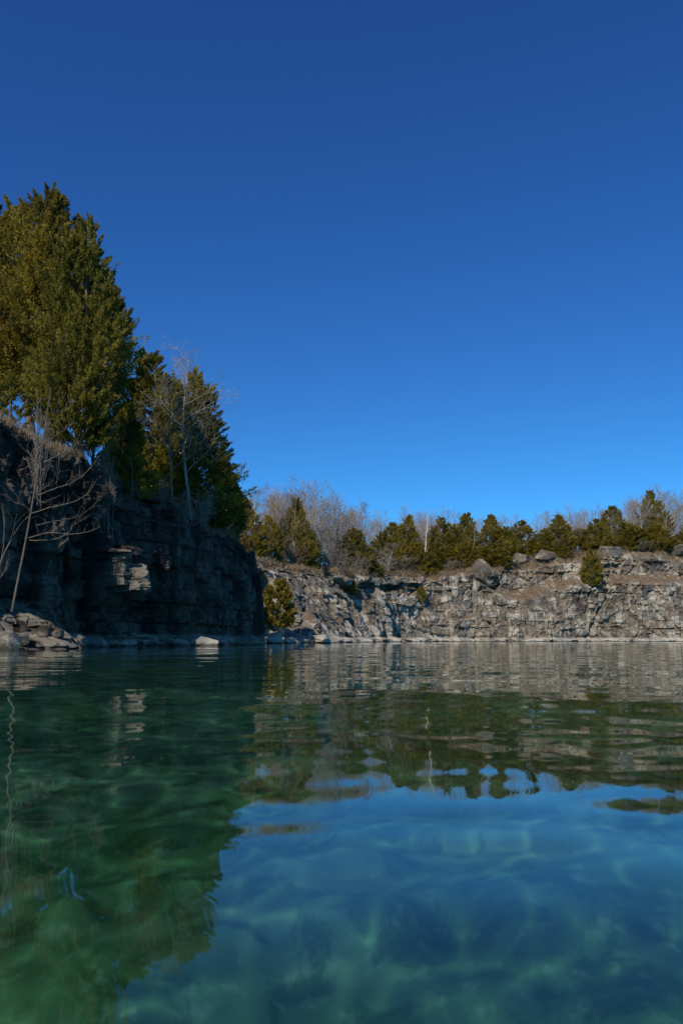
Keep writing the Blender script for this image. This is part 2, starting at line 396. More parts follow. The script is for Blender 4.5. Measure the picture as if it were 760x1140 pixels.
def water_mat():
    m, nt, out = newmat('lake_water')
    b = nt.nodes.new('ShaderNodeBsdfPrincipled')
    b.inputs['Base Color'].default_value = (0.18, 0.46, 0.46, 1); b.inputs['Roughness'].default_value = 0.0
    b.inputs['IOR'].default_value = 1.333; b.inputs['Transmission Weight'].default_value = 1.0
    nt.links.new(b.outputs[0], out.inputs[0])
    return m
rs = np.concatenate([[0.0], np.geomspace(0.12, 170, 1150)])
th_f = np.linspace(R(-62), R(62), 640); th_b = np.linspace(R(62), R(298), 90)[1:-1]
ths = np.concatenate([th_f, th_b])
wx, wy = polar(rs, ths); rr = np.hypot(wx, wy)
wr = np.random.default_rng(5)
wz = np.zeros_like(wx)
gap = np.maximum(rr * 0.0063, rr * (R(124) / 640) * 0.6)
for i in range(46):
    lam = 0.16 * (5.2 / 0.16) ** (wr.random() ** 0.85)
    ang = wr.normal(0.25, 0.75)
    slope = 0.0033 * (lam / 0.9) ** (0.7 if lam < 0.9 else -0.25)
    kx, ky = math.sin(ang) * 2 * math.pi / lam, math.cos(ang) * 2 * math.pi / lam
    fade = sstep(0.42, 0.22, gap / lam)
    ph = wr.random() * 6.28 + 1.3 * vnoise(wx / (lam * 4), wy / (lam * 4), 0, 200 + i)
    wz += fade * slope * lam / (2 * math.pi) * np.sin(kx * wx + ky * wy + ph)
for i in range(40):
    lam = 0.16 * (0.6 / 0.16) ** wr.random(); ang = wr.normal(0.3, 0.9)
    kx, ky = math.sin(ang) * 2 * math.pi / lam, math.cos(ang) * 2 * math.pi / lam
    ph = wr.random() * 6.28 + 2.0 * vnoise(wx / (lam * 5), wy / (lam * 5), 0, 300 + i)
    wz += sstep(0.42, 0.22, gap / lam) * sstep(9, 2, rr) * 0.0029 * lam / (2 * math.pi) * np.sin(kx * wx + ky * wy + ph)
wz *= 0.75 + 0.55 * fbm(wx * 0.22, wy * 0.12, 0, 3, 71)
wz += 0.0105 * np.cos(2 * np.pi * (wy + 0.10 * wx - 0.45) / 4.6) * sstep(9, 4, rr)      # one long low swell
water = build('water', np.stack([wx, wy, wz], -1).reshape(-1, 3), grid_faces(len(rs), len(ths), True), water_mat(), smooth=True)
tag(water, 'calm clear teal lake water mirroring the cliffs and the blue sky', 'water', kind='structure')
water.cycles.is_caustics_caster = True
bed.cycles.is_caustics_receiver = True

# ------------------------------------------------------------------ plants
def frames(d):
    """two unit vectors normal to each row of d"""
    a = np.where(np.abs(d[:, 2:3]) > 0.9, np.array([[1.0, 0, 0]]), np.array([[0, 0, 1.0]]))
    u = np.cross(d, a); u /= np.linalg.norm(u, axis=1, keepdims=True) + 1e-9
    return u, np.cross(d, u)

class Tubes:
    def __init__(s): s.v, s.f, s.n = [], [], 0
    def add(s, pts, rad, k=5):
        pts = np.asarray(pts, float); rad = np.asarray(rad, float)
        d = np.gradient(pts, axis=0); d /= np.linalg.norm(d, axis=1, keepdims=True) + 1e-9
        u, w = frames(d)
        a = np.arange(k) / k * 2 * np.pi
        ring = pts[:, None] + rad[:, None, None] * (np.cos(a)[None, :, None] * u[:, None] + np.sin(a)[None, :, None] * w[:, None])
        s.v.append(ring.reshape(-1, 3)); s.f.append(grid_faces(len(pts), k, True) + s.n); s.n += len(pts) * k
    def mesh(s, name, mat, parent=None, link=True):
        return build(name, np.concatenate(s.v), np.concatenate(s.f), mat, parent, smooth=True, link=link)

def leaves(base, d, L, w, n, size, tint, g):
    """plumes: n slim leaf sprays spread along each tapered plume axis; returns verts, faces, tint, tip"""
    m = len(base)
    B = np.repeat(base, n, 0); Dd = np.repeat(d, n, 0)
    LL = np.repeat(L, n)[:, None]; W = np.repeat(w, n)[:, None]; T0 = np.repeat(tint, n)
    t = g.random((m * n, 1)) ** 0.85
    u, v = frames(Dd)
    a = g.random((m * n, 1)) * 2 * np.pi
    rd = np.cos(a) * u + np.sin(a) * v
    rho = W * np.clip(1.05 - t, 0.06, 1) ** 0.7 * g.random((m * n, 1)) ** 0.5
    pos = B + Dd * LL * t + rd * rho
    ld = Dd * 0.85 + rd * 0.75 + g.normal(0, 0.38, (m * n, 3)) + np.array([0, 0, 0.25])
    ld /= np.linalg.norm(ld, axis=1, keepdims=True)
    fn = Dd * np.array([0.9, 0.9, 0.3]) + rd * 0.6 + g.normal(0, 0.4, (m * n, 3))   # sprays lie open to the outside of the crown
    sd = np.cross(ld, fn); sd /= np.linalg.norm(sd, axis=1, keepdims=True) + 1e-9
    sz = size * (0.6 + 0.8 * g.random((m * n, 1)))
    p0 = pos - ld * sz * 0.5; p2 = pos + ld * sz * 0.5
    p1 = pos + sd * sz * 0.14; p3 = pos - sd * sz * 0.14
    V = np.stack([p0, p1, p2, p3], 1).reshape(-1, 3)
    Fq = np.arange(m * n * 4).reshape(-1, 4)
    ti = np.clip(T0 + g.normal(0, 0.16, m * n), 0, 1); tp = np.clip((t[:, 0] - 0.75) * 3, 0, 1) * (g.random(m * n) < 0.45)
    return V, Fq, np.repeat(ti, 4), np.repeat(tp, 4)

def cedar_geo(seed, h, r, nplume, nleaf, size, base=0.12, full=0.28, power=0.8, leaders=None, gap=0.18, up=0.75, lop=0.3):
    """eastern red cedar: trunk with limbs, crown of upswept plumes"""
    g = np.random.default_rng(seed)
    tb = Tubes()
    nz = 10
    zz = np.linspace(-0.4, h * 0.93, nz)
    wob = np.stack([0.02 * h * np.sin(zz * 1.3 + seed), 0.02 * h * np.cos(zz * 0.9 + seed * 2), zz], 1) * np.array([1, 1, 1])
    wob[:, :2] -= wob[0, :2]
    r0 = 0.016 * h + 0.03
    tb.add(wob, r0 * (1.08 - np.linspace(0, 1, nz)) ** 0.9, 8)
    lead = np.array(leaders if leaders else [(0, 0, 1, 1)], float)
    wts = lead[:, 3] ** 2 * lead[:, 2]; li = g.choice(len(lead), nplume * 3, p=wts / wts.sum())
    hf = base + (1 - base) * g.random(nplume * 3) ** 1.2
    ph = g.random(nplume * 3) * 2 * np.pi
    keep = vnoise(np.cos(ph) * 1.7 + li * 3, np.sin(ph) * 1.7, hf * h * 0.75, seed) > -1 + 2 * gap * 1.6
    hf, ph, li = hf[keep][:nplume], ph[keep][:nplume], li[keep][:nplume]; m = len(hf)
    shp = np.where(hf < full, 0.55 + 0.45 * (hf - base) / max(full - base, 1e-3), ((1 - hf) / (1 - full)) ** power)
    lobes = 1 + lop * fbm(np.cos(ph) * 1.3 + li * 5, np.sin(ph) * 1.3, hf * h * 0.55, 3, seed + 3) * 1.8
    Rr = r * shp * lobes * lead[li, 3] + 0.07 * r * g.random(m)
    hf = hf * lead[li, 2]
    q = 0.30 + 0.55 * g.random(m) ** 0.6
    ax = np.stack([np.interp(hf * h, zz, wob[:, 0]), np.interp(hf * h, zz, wob[:, 1])], 1)
    ax = ax + lead[li, :2] * sstep(0.12, 0.6, hf)[:, None]
    b = np.stack([ax[:, 0] + np.cos(ph) * Rr * q, ax[:, 1] + np.sin(ph) * Rr * q, hf * h - 0.12 * Rr], 1)
    upk = up * (0.55 + 1.2 * hf) + g.normal(0, 0.15, m)
    d = np.stack([np.cos(ph), np.sin(ph), upk], 1); d += g.normal(0, 0.22, (m, 3)); d /= np.linalg.norm(d, axis=1, keepdims=True)
    L = np.clip(Rr * (1 - q) * 1.5, 0.06 * h, 0.16 * h) * (0.75 + 0.5 * g.random(m))
    w = L * (0.19 + 0.13 * g.random(m))
    tint = np.clip(0.5 + 0.5 * vnoise(b[:, 0] * 2.2 / r, b[:, 1] * 2.2 / r, b[:, 2] * 2.2 / r, seed + 8) + g.normal(0, .12, m), 0, 1)
    # leaders at the very top
    tl = 4 * len(lead); lr = np.repeat(lead, 4, 0)
    lb = np.zeros((tl, 3)); lb[:, :2] = wob[-1, :2] + lr[:, :2] + g.normal(0, 0.05 * r, (tl, 2)); lb[:, 2] = h * lr[:, 2] * (0.80 + 0.09 * g.random(tl))
    ldr = np.stack([g.normal(0, .12, tl), g.normal(0, .12, tl), np.ones(tl)], 1)
    b = np.concatenate([b, lb]); d = np.concatenate([d, ldr / np.linalg.norm(ldr, axis=1, keepdims=True)])
    L = np.concatenate([L, h * lr[:, 2] * (0.10 + 0.05 * g.random(tl))]); w = np.concatenate([w, np.full(tl, 0.017 * h)]); tint = np.concatenate([tint, np.full(tl, 0.6)])
    for i in g.choice(m, min(m, 46), replace=False):   # limbs reach out to some of the plumes
        z0 = max(0.04 * h, b[i, 2] - 0.55 * np.hypot(*(b[i, :2] - ax[i])) - 0.1)
        st = np.array([np.interp(z0, zz, wob[:, 0]), np.interp(z0, zz, wob[:, 1]), z0])
        md = (st + b[i]) / 2 + np.array([0, 0, -0.04 * r])
        tb.add([st, md, b[i], b[i] + d[i] * L[i] * 0.6], np.array([0.30, 0.22, 0.13, 0.05]) * r0 * (1 - 0.6 * hf[i]), 4)
    return tb, leaves(b, d, L, w, nleaf, size, tint, g)

def cedar_meshes(*a, mat='cedar', **k):
    tb, (V, Fq, ti, tp) = cedar_geo(*a, **k)
    return (tb.mesh('trunk', M['cedar_bark'], link=False), build('crown', V, Fq, M[mat], attrs={'tint': ti, 'tip': tp}, link=False))

def plant(name, parts, loc, label, cat, group=None, rz=0.0, scale=(1, 1, 1)):
    e = empty(name, loc, label, cat, group, rz, scale)
    for pn, me in parts:
        o = bpy.data.objects.new(pn, me); COL.objects.link(o); o.parent = e
    return e

def bare_geo(seed, h, r0, spread=0.55, levels=3, first=0.3, nbr=(11, 7, 5), k=(7, 5, 3), up=0.35, rmin=0.006, stems=1, lean=(0, 0)):
    """leafless tree: trunk tube plus a crown of forking branches and twigs"""
    g = np.random.default_rng(seed)
    tr, cr = Tubes(), Tubes()
    def grow(p, d, L, r, lev):
        n = (9, 6, 4, 3)[lev]
        pts = [p]; dd = d.copy()
        for i in range(n - 1):
            dd = dd + g.normal(0, (0.05, 0.13, 0.18, 0.2)[lev], 3) + np.array([0, 0, up * (0.12 if lev == 0 else 0.16)])
            dd /= np.linalg.norm(dd); pts.append(pts[-1] + dd * L / (n - 1))
        pts = np.array(pts)
        rad = np.maximum(r * (1 - 0.86 * np.linspace(0, 1, n)) ** 0.9, rmin * (0.7 if lev > 1 else 1))
        (tr if lev == 0 else cr).add(pts, rad, k[min(lev, 2)])
        if lev >= levels: return
        f0 = first if lev == 0 else 0.2
        for j in range(nbr[min(lev, len(nbr) - 1)]):
            f = f0 + (1 - f0) * (j + g.random()) / nbr[min(lev, len(nbr) - 1)]
            i = min(int(f * (n - 1)), n - 2); q = pts[i] + (pts[i + 1] - pts[i]) * (f * (n - 1) - i)
            ax = pts[min(i + 1, n - 1)] - pts[i]; ax /= np.linalg.norm(ax)
            u, v = frames(ax[None]); a = g.random() * 6.283
            sd = math.cos(a) * u[0] + math.sin(a) * v[0]
            nd = ax * (0.75 if lev == 0 else 0.8) + sd * (spread + 0.6 * g.random()) * 1.1; nd /= np.linalg.norm(nd)
            grow(q, nd, L * (0.42 if lev == 0 else 0.5) * (1.15 - 0.75 * (f if lev == 0 else 0.5 * f)) * (0.7 + 0.6 * g.random()), np.interp(f, [0, 1], [r, r * 0.25]) * 0.55, lev + 1)
    for s_ in range(stems):
        d0 = np.array([lean[0] + (g.normal(0, .33) if stems > 1 else 0), lean[1] + (g.normal(0, .33) if stems > 1 else 0), 1.0]); d0 /= np.linalg.norm(d0)
        grow(np.array([g.normal(0, .05) * stems * .5, g.normal(0, .05) * stems * .5, -0.3]), d0, (h + 0.3) * (0.7 + 0.3 * g.random() if stems > 1 else 0.92), r0, 0)
    return tr, cr

def bare_meshes(*a, mat='grey_bark', **k):
    tr, cr = bare_geo(*a, **k)
    return tr.mesh('trunk', M[mat], link=False), cr.mesh('branches', M[mat], link=False)

def put(name, parts, px, base, top, Y, h, label, cat, group=None, r=None, wpx=None, rz=None, dz=0.0):
    """stand a plant of model height h where the photo shows it: on the ground at distance Y, its top at photo row `top`"""
    p = P(px, 600, Y); z = drop(p[0], p[1]) if base is None else P(px, base, Y)[2]
    zt = P(px, top, Y)[2]
    s = max(zt - z, 0.4) / h
    sx = s if wpx is None else (wpx / F * Y) / r
    return plant(name, parts, (p[0], p[1], z + dz), label, cat, group, random.random() * 6.28 if rz is None else rz, (sx, sx, s))
def face(px, py):
    """the point of the rock that the photo shows at px, py"""
    d = P(px, py, 1.0) - EYE; best = None
    for b in BVH:
        h = b.ray_cast(Vector(EYE), Vector(d).normalized())
        if h[0] is not None and (best is None or h[3] < best[1]): best = (np.array(h[0]), h[3])
    return best[0]
T, C = 'trunk', 'crown'
print('plants')
# --- large cedars on the left brow, each grown for itself
A = cedar_meshes(1, 10.0, 3.3, 1150, 110, 0.15, base=0.37, full=0.50, power=0.85, leaders=[(0.1, 0, 1, .8), (-1.2, .3, .93, .7), (1.2, -.3, .86, .75), (0.3, 1.0, .8, .8), (.4, -1.1, .78, .7)], gap=0.24, lop=0.45)
B = cedar_meshes(2, 9.4, 2.7, 1150, 110, 0.15, base=0.10, full=0.38, power=0.75, leaders=[(0, 0, 1, .75), (1.1, 0, .82, .72), (-1.0, .3, .88, .7), (.5, -.9, .72, .75)], gap=0.22, lop=0.45)
D = cedar_meshes(3, 7.0, 1.9, 760, 95, 0.145, base=0.03, full=0.28, power=0.72, leaders=[(0, 0, 1, .85), (.7, .1, .85, .7), (-.6, -.2, .8, .75)], gap=0.14)
E_ = cedar_meshes(4, 7.2, 2.7, 980, 95, 0.145, base=0.0, full=0.24, power=0.98, leaders=[(0, 0, 1, .78), (1.0, .1, .8, .75), (-.8, -.3, .86, .7), (.2, -.9, .66, .7)], gap=0.18, lop=0.45)
S = cedar_meshes(5, 2.2, 0.8, 140, 80, 0.09, base=0.0, full=0.3, power=0.7, gap=0.1)
parts = lambda m: [(T, m[0]), (C, m[1])]
G1 = 'cedars on the shaded left cliff'
put('cedar_tree', parts(A), 30, None, 219, 38.5, 10.0, 'tallest dark green cedar with an open bare trunk, top left corner of the view', 'cedar tree', G1, 3.0, 90, rz=0.3)
put('cedar_tree', parts(B), 88, None, 250, 32.6, 9.4, 'broad full cedar overhanging the shaded cliff, just right of the tallest cedar', 'cedar tree', G1, 2.55, 60, rz=1.1)
put('cedar_tree', parts(A), -36, None, 226, 41.0, 10.0, 'cedar half cut off by the photo edge behind the tallest cedar', 'cedar tree', G1, 3.0, 72, rz=3.9)
put('cedar_tree', parts(D), 166, None, 398, 41.5, 7.0, 'yellowish cedar behind the two pale bare trees on the left cliff', 'cedar tree', G1, 1.9, 58, rz=0.5)
put('cedar_tree', parts(E_), 214, None, 414, 44.0, 7.2, 'wide cedar leaning out over the right end of the shaded cliff', 'cedar tree', G1, 2.5, 62, rz=2.0)
put('cedar_tree', parts(D), 132, None, 452, 37.0, 7.0, 'small yellow green cedar in the gap below the broad overhanging cedar', 'cedar tree', G1, 1.9, 30, rz=2.5)
put('cedar_tree', parts(S), 146, None, 496, 35.6, 2.2, 'dark bushy young cedar in shade on the left cliff brow', 'cedar tree', G1, 0.8, 26)
put('cedar_tree', parts(S), 100, None, 444, 34.8, 2.2, 'shaded young cedar right under the trunk of the broad overhanging cedar', 'cedar tree', G1, 0.8, 26, rz=1.9)
put('cedar_tree', parts(S), 4, None, 418, 31.5, 2.2, 'young cedar at the foot of the tallest cedar trunk', 'cedar tree', G1, 0.8, 24)
put('cedar_tree', parts(E_), 134, None, 448, 44.0, 7.2, 'cedar filling the gap between the broad overhanging cedar and the yellowish cedar', 'cedar tree', G1, 2.5, 34, rz=5.2)
put('cedar_tree', parts(D), 251, None, 518, 46.3, 7.0, 'lowest cedar at the right end of the left cliff, beside the wide leaning cedar', 'cedar tree', G1, 1.9, 27, rz=0.9)
put('cedar_tree', parts(E_), 190, None, 424, 46.5, 7.2, 'cedar tucked behind the taller pale bare tree on the left cliff', 'cedar tree', G1, 2.5, 58, rz=4.4)

BT = ['trunk', 'branches']
def bparts(m): return list(zip(BT, m))
b1 = bare_meshes(21, 8.0, 0.075, spread=0.62, nbr=(17, 9, 5), first=0.28, mat='pale_bark', rmin=0.006)
b2 = bare_meshes(22, 6.0, 0.055, spread=0.55, nbr=(14, 8, 5), first=0.3, mat='grey_bark', rmin=0.006, lean=(-0.05, 0))
put('bare_tree', bparts(b1), 212, None, 384, 39.9, 8.0, 'taller pale bare tree standing in front of the wide cedar on the left cliff', 'bare tree', 'pale bare trees on the left cliff', rz=0.4)
put('bare_tree', bparts(b2), 190, None, 428, 39.3, 6.0, 'shorter pale bare tree with forking trunk beside the taller pale one', 'bare tree', 'pale bare trees on the left cliff', rz=1.4)
put('bare_tree', bparts(b2), 108, None, 462, 35.4, 6.0, 'thin bare sapling below the broad overhanging cedar on the left cliff', 'bare tree', 'pale bare trees on the left cliff', rz=2.9)
put('bare_tree', bparts(b2), 236, None, 522, 43.8, 6.0, 'small bare sapling leaning at the right end of the shaded cliff brow', 'bare tree', 'pale bare trees on the left cliff', rz=4.4)

# --- the sapling that leans out of the rubble at the foot of the left wall
def sapling(name, label, trunk, r0, limbs, Y, seed):
    g = np.random.default_rng(seed)
    tr, br = Tubes(), Tubes()
    pts = np.array([P(x, y, Y) for x, y in trunk]); pts[0, 2] -= 0.25
    base = np.array([pts[0, 0], pts[0, 1], drop(pts[0, 0], pts[0, 1])])
    def fine(q, n):
        q = np.asarray(q, float); u = np.linspace(0, len(q) - 1, n)
        return np.stack([np.interp(u, np.arange(len(q)), q[:, c]) for c in range(q.shape[1])], 1)
    def smooth(q):
        q = q.copy()
        for _ in range(4): q[1:-1] = (q[:-2] + 2 * q[1:-1] + q[2:]) / 4
        return q
    tp = smooth(fine(pts, 16)); tr.add(tp - base, np.linspace(r0, 0.014, 16), 8)
    for L, r in limbs:
        dy = g.normal(0, 0.7)
        q = np.array([P(px, py, Y + dy * i / (len(L) - 1)) for i, (px, py) in enumerate(L)])
        q = smooth(fine(q, 4 * len(L))) + 0
        q[1:] += g.normal(0, 0.007, q[1:].shape)
        rad = np.linspace(r, 0.007, len(q)); br.add(q - base, rad, 5)
        for j in range(int(len(q) * 0.6)):
            i = g.integers(2, len(q) - 1); d = q[i] - q[i - 1]; d /= np.linalg.norm(d)
            d = d + g.normal(0, 0.45, 3) + np.array([0, 0, 0.35]); d /= np.linalg.norm(d)
            Lt = 0.18 + 0.55 * g.random(); tw = [q[i]]
            for _ in range(4):
                d = d + g.normal(0, 0.22, 3) + np.array([0, 0, 0.12]); d /= np.linalg.norm(d); tw.append(tw[-1] + d * Lt / 4)
            br.add(np.array(tw) - base, np.linspace(0.007, 0.003, 5), 4)
    e = empty(name, base, label, 'bare tree', 'bare saplings at the foot of the left wall')
    tr.mesh('trunk', M['sap_bark'], e); br.mesh('branches', M['sap_bark'], e)
S1 = [((160,440),(250,405),(330,380),(400,320),(435,265)), ((130,520),(220,490),(330,470),(400,420),(415,385)), ((160,570),(250,550),(350,535),(440,455)),
      ((125,625),(215,597),(300,610),(390,600),(440,575)), ((130,635),(240,635),(310,600),(320,560),(380,540)), ((195,295),(290,245),(355,200),(375,160)),
      ((200,205),(270,160),(330,120)), ((205,190),(240,120),(300,30)), ((250,400),(250,340),(265,270)), ((150,450),(200,400),(240,370)), ((205,120),(240,60),(265,0)),
      ((140,520),(110,480),(60,470),(20,430)), ((160,450),(190,475),(230,450)), ((190,330),(150,290),(120,240))]
cv = lambda L: tuple((x / 3.93, 440 + y / 3.93) for x, y in L)
sapling('bare_tree', 'pale leaning sapling with curved branches growing from the rubble at the cliff foot',
        [(14, 672), (22, 636), (30, 600), (36, 562), (44, 515), (50, 482), (54, 455), (57, 432)], 0.042,
        [(cv(L), 0.021 if i < 6 else 0.014) for i, L in enumerate(S1)], 25.7, 1)
sapling('bare_tree', 'thin grey sapling slanting in from the left photo edge at the cliff foot',
        [(-10, 672), (-2, 630), (10, 606), (22, 584), (33, 574)], 0.034, [(((2, 622), (6, 590), (2, 560)), 0.014), (((-6, 650), (4, 640), (10, 622)), 0.014), (((12, 603), (20, 570), (22, 545)), .012)], 25.9, 2)

# --- rocks
def boulder(name, loc, size, seed, label, mat, group=None, rz=0.0, cat='boulder', cuts=26, taper=0.0, fresh_lit=0.0):
    g = np.random.default_rng(seed)
    bm = bmesh.new()
    for _ in range(cuts):
        d = g.normal(0, 1, 3); d /= np.linalg.norm(d); d = np.sign(d) * np.abs(d) ** 0.65
        q = d * np.asarray(size) * 0.5 * (0.85 + 0.25 * g.random()); q[:2] *= 1 - taper * (q[2] / size[2] + 0.5); bm.verts.new(q)
    r = bmesh.ops.convex_hull(bm, input=bm.verts[:])
    bmesh.ops.delete(bm, geom=[v for v in bm.verts if not v.link_faces], context='VERTS')
    bmesh.ops.bevel(bm, geom=bm.edges[:], offset=0.03 * min(size), segments=1, affect='EDGES')
    bmesh.ops.triangulate(bm, faces=bm.faces[:]); bmesh.ops.subdivide_edges(bm, edges=bm.edges[:], cuts=3, use_grid_fill=True)
    for v in bm.verts:
        n = float(fbm(v.co.x * 3 / size[0] + seed, v.co.y * 3 / size[0], v.co.z * 3 / size[0], 3, seed))
        v.co *= 1 + 0.11 * n
        lay = float(_h(np.array([math.floor(v.co.z / size[2] * 5 + 0.3 * n)]), np.array([seed]), np.array([0]), 3)[0]) - 0.5
        v.co.x *= 1 + 0.13 * lay; v.co.y *= 1 + 0.13 * lay
    me = bpy.data.meshes.new(name); bm.to_mesh(me); bm.free()
    for k_, val in (('cell', 0.12 + 0.2 * g.random()), ('edge', 1.0), ('fresh_lit', fresh_lit)):
        a = me.attributes.new(k_, 'FLOAT', 'POINT'); a.data.foreach_set('value', np.full(len(me.vertices), val, np.float32))
    me.materials.append(mat)
    o = bpy.data.objects.new(name, me); COL.objects.link(o); o.location = loc; o.rotation_euler = (0, 0, rz)
    return tag(o, label, cat, group)
def prock(px, Y, size, seed, label, mat='rock_far', sink=0.35, z=None, group=None, taper=0.0, fresh_lit=0.0):
    p = P(px, 600, Y); zz = drop(p[0], p[1]) if z is None else z
    return boulder('boulder', (p[0], p[1], zz + size[2] * (0.5 - sink)), size, seed, label, M[mat], group, random.random() * 3, taper=taper, fresh_lit=fresh_lit)
GR = 'boulders along the waterline'
prock(226, 38.6, (1.75, 0.9, 0.75), 3, 'sunlit pale slab at the waterline below the shaded left wall', 'rock_far', z=-0.05, group=GR, fresh_lit=0.1)
prock(206, 37.0, (0.8, 0.7, 0.55), 4, 'small broken stone just left of the sunlit slab at the waterline', 'rock_far', z=0.0, group=GR)
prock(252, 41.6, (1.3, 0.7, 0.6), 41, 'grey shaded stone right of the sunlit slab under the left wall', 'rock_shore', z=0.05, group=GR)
prock(307, 61.0, (1.35, 1.2, 1.1), 5, 'round white boulder at the waterline below the lone green cedar', 'rock_far', z=0.15, group=GR, fresh_lit=0.6)
prock(324, 63.5, (1.0, 0.9, 0.6), 6, 'low grey stone right of the round white boulder at the waterline', 'rock_far', z=0.1, group=GR)
prock(357, 68.8, (3.6, 1.6, 0.9), 7, 'long pale slab lying at the foot of the rubble slope', 'rock_far', z=0.2, group=GR, fresh_lit=0.6)
prock(276, 51.5, (2.3, 2.4, 7.2), 51, 'dark rock outcrop in the notch right of the shaded cliff end', 'rock_shore', z=-1.4, sink=0.0, group='rock outcrops beside the left cliff')
GB = 'rocks standing on the far cliff brow'
def brow(px, off): # distance of the far cliff brow plus off metres
    p, n, s, H, X, Yy, Z, nw = wallR
    ux = (X[:, nw - 1]) / Yy[:, nw - 1]
    i = np.argmin(np.abs(ux - (px - CX) / F / math.cos(PITCH) * math.cos(PITCH)) + (Yy[:, nw - 1] < 58) * 9)
    return float(Yy[i, nw - 1] + off)
prock(534, brow(534, 1.2), (6.5, 3.6, 2.9), 8, 'pointed grey slab like a pyramid on the far cliff edge', sink=0.3, group=GB, taper=0.85)
prock(574, brow(574, 1.2), (3.4, 2.2, 2.2), 9, 'square tan block on the far cliff edge with a dark joint beneath', sink=0.15, group=GB)
prock(607, brow(607, 1.0), (4.6, 2.4, 2.0), 10, 'wide layered rock on the far cliff edge beside the square block', sink=0.25, group=GB)
prock(677, brow(677, 1.0), (4.4, 2.2, 2.0), 14, 'pale grey outcrop right of the small cedar growing on the cliff face', sink=0.3, group=GB)
prock(748, brow(748, 0.8), (4.8, 2.4, 2.2), 15, 'flat topped grey block at the right end of the far cliff edge', sink=0.3, group=GB)
GP = 'rubble stones at the foot of the left wall'
for px, Y, sz, sd_, lab in [
    (18, 24.4, (1.1, .8, .75), 31, 'largest pale rubble block at the waterline below the leaning sapling'),
    (45, 25.2, (0.8, .7, .6), 32, 'angular rubble block right of the largest pale one at the cliff foot'),
    (54, 26.4, (0.6, .5, .5), 33, 'tan stone high on the rubble heap behind the angular block'),
    (66, 26.6, (0.7, .5, .45), 34, 'last rubble stone at the right end of the heap by the waterline'),
    (33, 25.6, (0.55, .45, .4), 35, 'small stone near the foot of the leaning sapling on the rubble'),
    (4, 24.6, (0.8, .7, .6), 36, 'rubble block cut by the left photo edge at the waterline')]:
    prock(px, Y, sz, sd_, lab, 'rock_shore', 0.3, group=GP)

